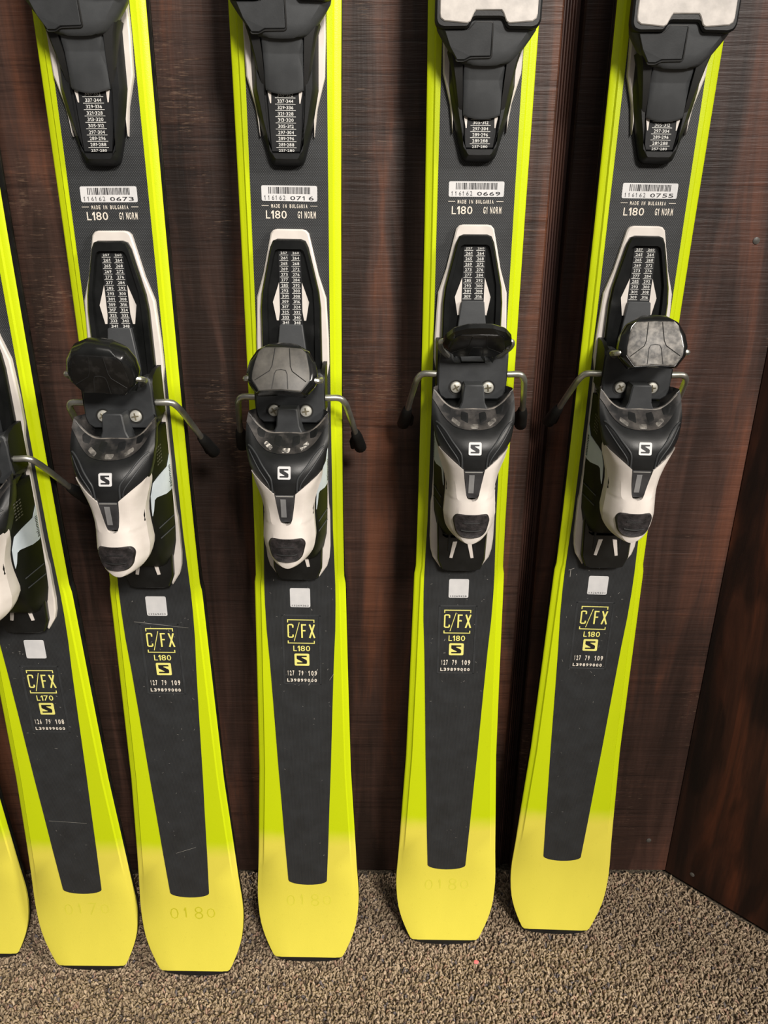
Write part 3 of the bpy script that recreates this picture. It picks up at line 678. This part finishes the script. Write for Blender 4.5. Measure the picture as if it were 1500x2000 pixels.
# ---- toe unit. t = shift of the toe piece along its track
def toe_track(root, o, rows):
    sh = lambda pts: [(x, y + o) for x, y in pts]
    for sg in (-1, 1):
        g = G(); prism(g, sh([(sg * 20, 812), (sg * 22.6, 831), (sg * 28.3, 851), (sg * 29.2, 877), (sg * 28.6, 960), (sg * 24, 1010), (sg * 20, 1010)]), .3, 5.2, 1.0)
        wg = g.obj('toe_track_wing', 'ivory_plastic', root, True); wg['label'] = 'ivory white edge of the toe track'
    outer = [(0, 1015), (18, 1015), (24, 1008), (24.6, 900), (23.8, 842), (19.6, 820), (13.4, 798), (12, 794.6), (9, 792.6), (0, 792.4)]
    inner = [(0, 1008), (12, 1008), (15.4, 1000), (15.6, 900), (15.0, 842), (14.2, 826), (12.6, 806), (12.2, 802), (10.6, 800.4), (0, 800.2)]
    O = sh(mirror(outer)); I = sh(mirror(inner)); n = len(O)
    g = G(); v = [(x, y, .3) for x, y in O] + [(x, y, 6) for x, y in O] + [(x, y, 11.5) for x, y in inset(O, 4)] + [(x, y, 11.5) for x, y in I] + [(x, y, 8.4) for x, y in I]
    f = [(r * n + i, r * n + (i + 1) % n, (r + 1) * n + (i + 1) % n, (r + 1) * n + i) for r in range(4) for i in range(n)]
    f.append(tuple(range(4 * n, 5 * n))); g.add(v, f); g.obj('toe_track', 'black_plastic', root, True)
    bed = sh(rounded([(-11.4, 800.9), (11.4, 800.9), (13.6, 842), (13.6, 870), (-13.6, 870), (-13.6, 842)], 1.6))
    g = G(); prism(g, bed, 8, 9.9, .8); bd = g.obj('scale_bed', 'bed_black', root, True)
    bd['label'] = 'raised black bed under the number scale'
    N = ['257-280', '281-288', '289-296', '297-304', '305-312', '313-320', '321-328', '329-336', '337-344', '345-352']; g = G(); hz = lambda x, y: 10.05
    for i in range(rows):
        y = 801.6 + (3.1 + (i - 1) * 4.06 if i else 0) + o - (.3 if i == 0 else 0)
        chars(g, N[i], -5.7, 5.7, y + (.0 if i == 0 else .2), y + (1.8 if i == 0 else 2.45), hz, .012)
        if i: bar(g, -7.4, 7.4, y - .75, y - .4, hz)
    g.obj('length_scale', 'grey_print', root)
def toe(root, o):
    sh = lambda pts: [(x, y + o) for x, y in pts]
    # flat tab
    g = G(); prof = [(841, 12.2, 13.4), (842.5, 13.4, 13.5), (863, 15.2, 14.2), (864.2, 15.6, 14.3), (874, 20.0, 14.6), (876, 20.4, 14.8)]
    rings = []
    for s, h, wd in prof:
        sag = 2.6 if s < 844 else .3
        rings.append([(-wd, s + o, 6), (-wd, s + o, h - .8), (-wd + .9, s + o, h)] + [(wd * k, s + o - sag * (1 - k * k), h + .2) for k in (-.7, -.35, 0, .35, .7)] + [(wd - .9, s + o, h), (wd, s + o, h - .8), (wd, s + o, 6)])
    loft(g, rings); g.obj('toe_slider', 'charcoal_cover', root, True)
    for sg in (-1, 1):
        g = G(); rr = []
        for s, a, b, h in ((838.5, 13.8, 16.2, 9), (848, 14.0, 18.5, 13), (862, 14.8, 21, 17), (874, 15.6, 23.5, 20), (882, 16, 26, 21)):
            rr.append([(sg * a, s + o, 6), (sg * a, s + o, h), (sg * (b - 1.5), s + o, h - .5), (sg * b, s + o, h - 3), (sg * b, s + o, 6)])
        loft(g, rr); g.obj('slider_cheek', 'rubber_black', root, True)
    for sg in (-1, 1):
        g = G(); prism(g, sh([(sg * 9.8, 842), (sg * 12.8, 842), (sg * 10.9, 833), (sg * 10.2, 833)]), 9.5, 10.4)
        tk = g.obj('toe_track_mark', 'ivory_plastic', root); tk['label'] = 'small ivory spike beside the scale'
    # broad toe housing
    st = [(872.5, 16.5, 17.5, 21.5), (874.5, 19.5, 18, 23.5), (880, 25, 18.5, 24.8), (888, 31, 19.5, 26), (893, 34.3, 20.5, 26.8), (898, 35.2, 21.5, 27.6), (905, 35.4, 22, 28), (985, 35, 22, 28), (990, 34, 22, 30)]
    rings = []
    for s, wd, h1, h2 in st:
        cv = .018 if s < 880 else 0
        rings.append([(-wd + 3, s + o, 8), (-wd + .6, s + o, h1 - 5), (-wd, s + o, h1), (-wd + 1.6, s + o, h1 + 3.2), (-wd + 5.5, s + o, h2)] + [(wd * k, s + o - (1.2 if s < 880 else 0) * (1 - k * k), h2) for k in (-.5, -.25, 0, .25, .5)] + [(wd - 5.5, s + o, h2), (wd - 1.6, s + o, h1 + 3.2), (wd, s + o, h1), (wd - .6, s + o, h1 - 5), (wd - 3, s + o, 8)])
    g = G(); loft(g, rings); g.obj('toe_housing', 'charcoal_cover', root, True)
    g = G(); hz = lambda x, y: table(y - o, [(872.5, 21.7), (874.5, 23.7), (880, 25), (888, 26.2), (893, 27), (898, 27.8)])
    lf = [(-30, 892.5), (-13, 892.5), (-8.6, 897), (3.4, 896.6), (3.4, 877.2), (2.6, 876.4), (-11, 876.2), (-15, 874.3), (-20.2, 874.3), (-25.5, 882)]
    prism(g, sh(inset(lf, 0.3)), 18, .9, .35, hz); lc = g.obj('left_cover', 'matte_black', root); lc['label'] = 'slightly raised charcoal cover left of the step line'
    g = G(); pl_ = [(-29, 892.2), (-13, 892.2), (-8.4, 896.6), (3.6, 896.4), (3.9, 877.0), (3.0, 875.9), (-10.8, 875.6), (-14.8, 873.8), (-20.4, 873.8)]
    tube(g, [(x, y + o, hz(x, y + o) + .35) for x, y in rounded(pl_, 1.0, 2)[:27]][3:], .62, 6); g.obj('step_groove', 'rubber_black', root, True)
    # plate with pale slide pad and its black surround
    H = [(0, 898.4), (9.8, 898.4), (12.6, 893.6), (14.4, 892.4), (30.5, 892.2), (34.4, 893.6), (36.2, 897), (36.6, 975), (34, 986), (0, 988)]
    sur = sh(mirror([(x, y) for x, y in H][::-1])); g = G(); prism(g, rounded(sur, 1.6), 22, 30.6, 1.4); g.obj('plate_surround', 'black_plastic', root, True)
    H = [(0, 902.8), (8.6, 902.8), (9.8, 901.4), (12.2, 896.4), (14.2, 895.2), (30, 896.4), (32.6, 898.2), (33.2, 901), (33.2, 972), (31, 980), (0, 982)]
    pd = sh(mirror(H[::-1])); g = G(); prism(g, pd, 28, 31.6, .6); pp = g.obj('slide_plate', 'plate_pale', root, True); pp['label'] = 'pale slide plate under the boot toe'
    # jaws further up
    st = [(990, 30, 30, 0), (1000, 31, 52, 0), (1015, 30, 58, 0), (1045, 22, 50, 0), (1062, 14, 36, 0), (1066, 12, 20, 0)]
    rings = [[(-wd, s + o, 8), (-wd, s + o, h * .6), (-wd * .75, s + o, h), (0, s + o, h + 2), (wd * .75, s + o, h), (wd, s + o, h * .6), (wd, s + o, 8)] for s, wd, h, _ in st]
    g = G(); loft(g, rings); g.obj('toe_jaw', 'black_plastic', root, True)

# poses fitted from the photograph: origin (mm, camera at 0), right / up / outward axes
POSE = {
 2: ((-317.7, 582.8, -781.3), (0.9999, -0.0135, 0.0069), (-0.0064, 0.0369, 0.9993), (-0.0137, -0.9992, 0.0368)),
 3: ((-203.4, 575.3, -779.6), (0.9998, -0.0176, 0.0029), (-0.0019, 0.0552, 0.9985), (-0.0178, -0.9983, 0.0551)),
 4: ((-82.7, 591.1, -779.2), (0.9999, -0.0099, -0.0134), (0.0139, 0.0519, 0.9986), (-0.0091, -0.9986, 0.052)),
 5: ((67.4, 610.3, -776.8), (0.9999, -0.0111, -0.0042), (0.0046, 0.0363, 0.9993), (-0.0109, -0.9993, 0.0364)),
 6: ((194.9, 624.3, -778.3), (0.9995, -0.027, -0.0132), (0.0139, 0.0239, 0.9996), (-0.0267, -0.9993, 0.0243)),
 1: ((-440.5, 597.0, -781.0), (0.9996, -0.020, 0.010), (-0.010, 0.0400, 0.9992), (-0.020, -0.9990, 0.040)),
}
INFO = {
 1: dict(L=1700, o=-43, d=0, t=0, face='pad_black', pad=((652, 77), (29, -17), 0), label='lime green ski cut off by the left photo edge, just its yellow tail corner showing'),
 2: dict(L=1700, o=-43, d=0, t=0, face='pad_black', pad=((652, 77), (29, -17), 0), label='lime green ski marked L170, its heel binding cut by the left edge of the photo'),
 3: dict(L=1800, o=0, d=0, t=0, face='pad_black', pad=((649, 63), (35, 16), -.09), no='0673', st='13269423', label='lime green ski with barcode ending 0673 and a shiny black brake pedal tipped downward'),
 4: dict(L=1800, o=0, d=0, t=0, face='pad_grey', pad=((652.5, 76), (29, -17), -.02), no='0716', st='13269363', label='lime green ski with barcode ending 0716 and a smooth dark grey brake pedal facing out'),
 5: dict(L=1800, o=0, d=14, t=-18.5, face='pad_black', pad=((663 - 14, 60), (.60, .80), 0), no='0669', st='13269428', label='lime green ski with barcode ending 0669 and a brake pedal seen nearly edge-on'),
 6: dict(L=1800, o=0, d=14, t=-18.5, face='pad_scuffed', pad=((666.5 - 14, 65.5), (30, -10), .03), no='0755', st='13269331', label='lime green ski nearest the wall corner with a scuffed pale grey brake pedal'),
}
for i in (4, 3, 5, 6, 2, 1):
    p, ax, ay, az = POSE[i]; I = INFO[i]
    root = bpy.data.objects.new('ski', None); S.collection.objects.link(root); root.empty_display_size = .05
    X = Vector(ax).normalized(); Z = Vector(az); Z = (Z - X * Z.dot(X)).normalized(); Y = Z.cross(X)
    m = Matrix((X, Y, Z)).transposed().to_4x4(); m.translation = Vector(p) * MM + Vector((0, 0, CAMZ)); root.matrix_world = m
    root['label'] = I['label']; root['category'] = 'ski'; root['group'] = 'lime green skis leaning in a row against the wooden wall'
    body(root, I['L'])
    o, d, t = I['o'], I['d'], I['t']
    ink = {3: 'faded_ink'}.get(i, 'fainter_ink')
    if i != 1: tail_print(root, 'L170' if i == 2 else 'L180', '126 79 108' if i == 2 else '127 79 109', I.get('st'), '0170' if i == 2 else '0180' if i != 6 else '', ink, o)
    if I.get('no'): mid_print(root, I['no'])
    g = G(); rnd = random.Random(40 + i)      # small nicks and scuffs in the dark panel
    lines = {4: [(6, 339, 15, 357, .5), (26, 345, 30, 352, .35)], 3: [(-22, 416, 27, 410, .35), (-9, 150, 12, 158, .3)], 2: [(-20, 232, 18, 229, .3)], 6: [(-29, 447, -24, 449, .5), (-27, 448, -27, 440, .5)]}.get(i, [])
    for x0, y0, x1, y1, wd in lines: stroke(g, [(x0, y0 + o * (i == 2)), (x1, y1 + o * (i == 2))], wd, .72)
    for k in range(34):
        y = rnd.choice((rnd.uniform(330, 450), rnd.uniform(130, 450))) + o; x = rnd.uniform(-.92, .92) * table(y, W_IN); a = rnd.uniform(0, 6.3); q = rnd.uniform(.25, 1.0) * (1.6 if rnd.random() < .12 else 1)
        stroke(g, [(x - q * math.cos(a), y - q * math.sin(a)), (x + .15, y + .1), (x + q * math.cos(a), y + q * math.sin(a))], rnd.uniform(.12, .38), .42)
    g.obj('panel_scratches', 'scratch_mark', root)['kind'] = 'stuff'
    heel_track(root, o, 14 if d == 0 else 10); slider(root, o, d)
    heel(root, o + d, i == 4)
    pc, pe, tw = I['pad']
    pad = brake(root, o + d, pc, pe, tw, I['face'], .55 if i == 5 else 1.25 if i == 3 else 1.0); shift_children(pad, o + d)
    toe_track(root, o, 10 if t == 0 else 6); toe(root, o + t)

# ---------------------------------------------------------------- the room: back wall, angled side wall, carpet
def board(name, x0, x1, y, z0, z1, th, mat, parent, bev=.0015, seg=1):
    g = G(); prism(g, [(x0, 0), (x1, 0), (x1, 1), (x0, 1)], 0, 1)
    v = []
    pts = [(x0, y + th), (x0, y + bev), (x0 + bev, y), (x1 - bev, y), (x1, y + bev), (x1, y + th)]
    n = len(pts); v = [(a, b, z0) for a, b in pts] + [(a, b, z1) for a, b in pts]
    return link(name, v, [tuple(reversed(range(n))), tuple(range(n, 2 * n))] + [(i, (i + 1) % n, n + (i + 1) % n, n + i) for i in range(n)], mat, parent, 1.0)
YW = 0.703
wb = link('wall_back', [(-1.6, YW + .016, -.02), (.37, YW + .016, -.02), (.37, YW + .06, -.02), (-1.6, YW + .06, -.02), (-1.6, YW + .016, 2.4), (.37, YW + .016, 2.4), (.37, YW + .06, 2.4), (-1.6, YW + .06, 2.4)],
          [(0, 1, 2, 3), (4, 5, 6, 7), (0, 1, 5, 4), (1, 2, 6, 5), (2, 3, 7, 6), (3, 0, 4, 7)], 'groove_wood', None, 1.0)
wb['kind'] = 'structure'
board('plank', -1.6, -1.081, YW, 0, 2.4, .016, 'sawn_board', wb)
board('plank', -1.079, .1405, YW, 0, 2.4, .016, 'sawn_board', wb)
board('plank', .1565, .352, YW, 0, 2.4, .016, 'sawn_board_right', wb)
for i in range(5):   # fine vertical ridges in the recessed channel
    board('channel_ridge', .1411 + i * .0026, .1411 + i * .0026 + .0019, YW + .005 + .0016 * i, 0, 2.4, .010, 'groove_wood', wb, .0006)
def disc(name, c, nrm, r, th, mat, parent):
    n = Vector(nrm).normalized(); a = n.orthogonal().normalized(); b = n.cross(a); c = Vector(c); g = G()
    loft(g, [[tuple(c + n * z + (a * math.cos(2 * math.pi * i / 12) + b * math.sin(2 * math.pi * i / 12)) * rr) for i in range(12)] for rr, z in ((r, -.002), (r, th * .5), (r * .5, th))])
    return g.obj(name, mat, parent, True, 1.0)
def ray_wall(px, py):
    f = 1496.5; th = math.radians(23.2); u = (px - 750) / f; v = (py - 1000) / f
    d = Vector((u, math.cos(th) - v * math.sin(th), -math.sin(th) - v * math.cos(th))); return d
for px, py in ((1267, 1641), (1477, 470)):
    d = ray_wall(px, py); k = YW / d.y; disc('nail_head', (d.x * k, YW, CAMZ + d.z * k), (0, -1, 0), .0030, .0012, 'pad_grey', wb)
# side wall turned 45 degrees towards the room, set of two wide boards
ws = bpy.data.objects.new('wall_right', None)
C0 = Vector((.350, YW)); D = Vector((.719, -.695)); NW = Vector((-.695, -.719))
def sboard(name, a, b, th0, th1, mat, parent):
    P = lambda t, q: C0 + D * t - NW * q
    pts = [P(a, th1), P(a, th0 + .0015), P(a + .0015, th0), P(b - .0015, th0), P(b, th0 + .0015), P(b, th1)]; n = len(pts)
    v = [(p.x, p.y, 0) for p in pts] + [(p.x, p.y, 2.4) for p in pts]
    return link(name, v, [tuple(reversed(range(n))), tuple(range(n, 2 * n))] + [(i, (i + 1) % n, n + (i + 1) % n, n + i) for i in range(n)], mat, parent, 1.0)
wr = sboard('wall_right', -.012, .62, .016, .05, 'groove_wood', None); wr['kind'] = 'structure'
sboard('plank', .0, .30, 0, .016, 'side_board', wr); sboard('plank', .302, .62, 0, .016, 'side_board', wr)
d = ray_wall(1352, 1708); k = (C0.dot(NW)) / (Vector((d.x, d.y)).dot(NW))
disc('nail_head', (d.x * k, d.y * k, CAMZ + d.z * k), (NW.x, NW.y, 0), .0028, .001, 'pad_grey', wr)

FZ = -0.0075
fl = link('floor', [(-1.6, -1.2, FZ - .02), (1.6, -1.2, FZ - .02), (1.6, .75, FZ - .02), (-1.6, .75, FZ - .02), (-1.6, -1.2, FZ), (1.6, -1.2, FZ), (1.6, .75, FZ), (-1.6, .75, FZ)],
          [(3, 2, 1, 0), (4, 5, 6, 7), (0, 1, 5, 4), (1, 2, 6, 5), (2, 3, 7, 6), (3, 0, 4, 7)], 'carpet_backing', None, 1.0)
fl['kind'] = 'structure'
def carpet():
    import numpy as np
    rng = np.random.default_rng(3)
    sp = .0031; xs = np.arange(-.56, .56, sp); ys = np.arange(.44, YW, sp)
    X, Y = np.meshgrid(xs, ys); X = X.ravel() + rng.uniform(-.0014, .0014, X.size); Y = Y.ravel() + rng.uniform(-.0016, .0016, Y.size)
    keep = ((X - C0.x) * NW.x + (Y - C0.y) * NW.y > .001) & (Y < YW - .001); X = X[keep]; Y = Y[keep]; N = X.size
    ang = rng.uniform(0, 2 * np.pi, N); wid = rng.uniform(.0008, .0021, N); hgt = rng.uniform(.0026, .0050, N); r = rng.uniform(.0007, .0012, N)
    lean = rng.uniform(-.0030, .0030, (N, 2))
    K = 5; R = 4; V = np.zeros((N, K, R, 3))
    ca, sa = np.cos(ang), np.sin(ang)
    for k in range(K):
        a = np.pi * k / (K - 1); px = -np.cos(a) * wid; pz = np.sin(a) * hgt
        tx = np.sin(a); tz = np.cos(a); nx, nz = -tz, tx     # in-plane normal
        cx = X + px * ca + lean[:, 0] * (pz / .005); cy = Y + px * sa + lean[:, 1] * (pz / .005)
        for j in range(R):
            b = 2 * np.pi * j / R + .785; u = np.cos(b) * r; w_ = np.sin(b) * r * 1.15
            V[:, k, j, 0] = cx + u * nx * ca - w_ * sa; V[:, k, j, 1] = cy + u * nx * sa + w_ * ca; V[:, k, j, 2] = FZ + pz + u * nz
    idx = []
    for k in range(K - 1):
        for j in range(R): idx.append((k * R + j, k * R + (j + 1) % R, (k + 1) * R + (j + 1) % R, (k + 1) * R + j))
    F = (np.array(idx)[None] + (np.arange(N) * K * R)[:, None, None]).reshape(-1, 4)
    me = bpy.data.meshes.new('carpet_pile'); me.vertices.add(N * K * R); me.vertices.foreach_set('co', V.ravel())
    me.loops.add(F.size); me.loops.foreach_set('vertex_index', F.ravel().astype(np.int32))
    me.polygons.add(len(F)); me.polygons.foreach_set('loop_start', np.arange(0, F.size, 4, dtype=np.int32)); me.polygons.foreach_set('loop_total', np.full(len(F), 4, dtype=np.int32))
    me.polygons.foreach_set('use_smooth', np.ones(len(F), dtype=bool)); me.update(calc_edges=True)
    pal = np.array([rgb(160, 145, 122)[:3], rgb(148, 133, 111)[:3], rgb(176, 160, 137)[:3], rgb(134, 119, 99)[:3], rgb(118, 103, 87)[:3], rgb(96, 83, 72)[:3], rgb(158, 133, 115)[:3], rgb(104, 99, 100)[:3]])
    c = pal[rng.choice(8, N, p=[.27, .23, .17, .14, .07, .045, .045, .03])] * rng.uniform(.86, 1.18, (N, 1)) * np.array([1.02, .98, .97])
    col = np.ones((N, K * R, 4)); col[:, :, :3] = c[:, None, :]
    at = me.color_attributes.new('yarn', 'FLOAT_COLOR', 'POINT'); at.data.foreach_set('color', col.ravel())
    me.materials.append(M['carpet_yarn'])
    o = bpy.data.objects.new('carpet_pile', me); S.collection.objects.link(o); o.parent = fl; o['kind'] = 'stuff'
carpet()
# small pink scrap on the carpet
d = ray_wall(930, 1877); k = (CAMZ - .004) / -d.z; g = G()
pts = rounded([(-2.6, -1.6), (1.8, -2.0), (3.0, .6), (.6, 2.2), (-2.2, 1.6)], .8)
prism(g, pts, 0, 1.6, .4); sc_ = g.obj('paper_scrap', 'pink_paper', None, True); sc_.location = (d.x * k, d.y * k, .0018)
sc_['label'] = 'tiny pink scrap lying on the carpet in front of the skis'; sc_['category'] = 'scrap'
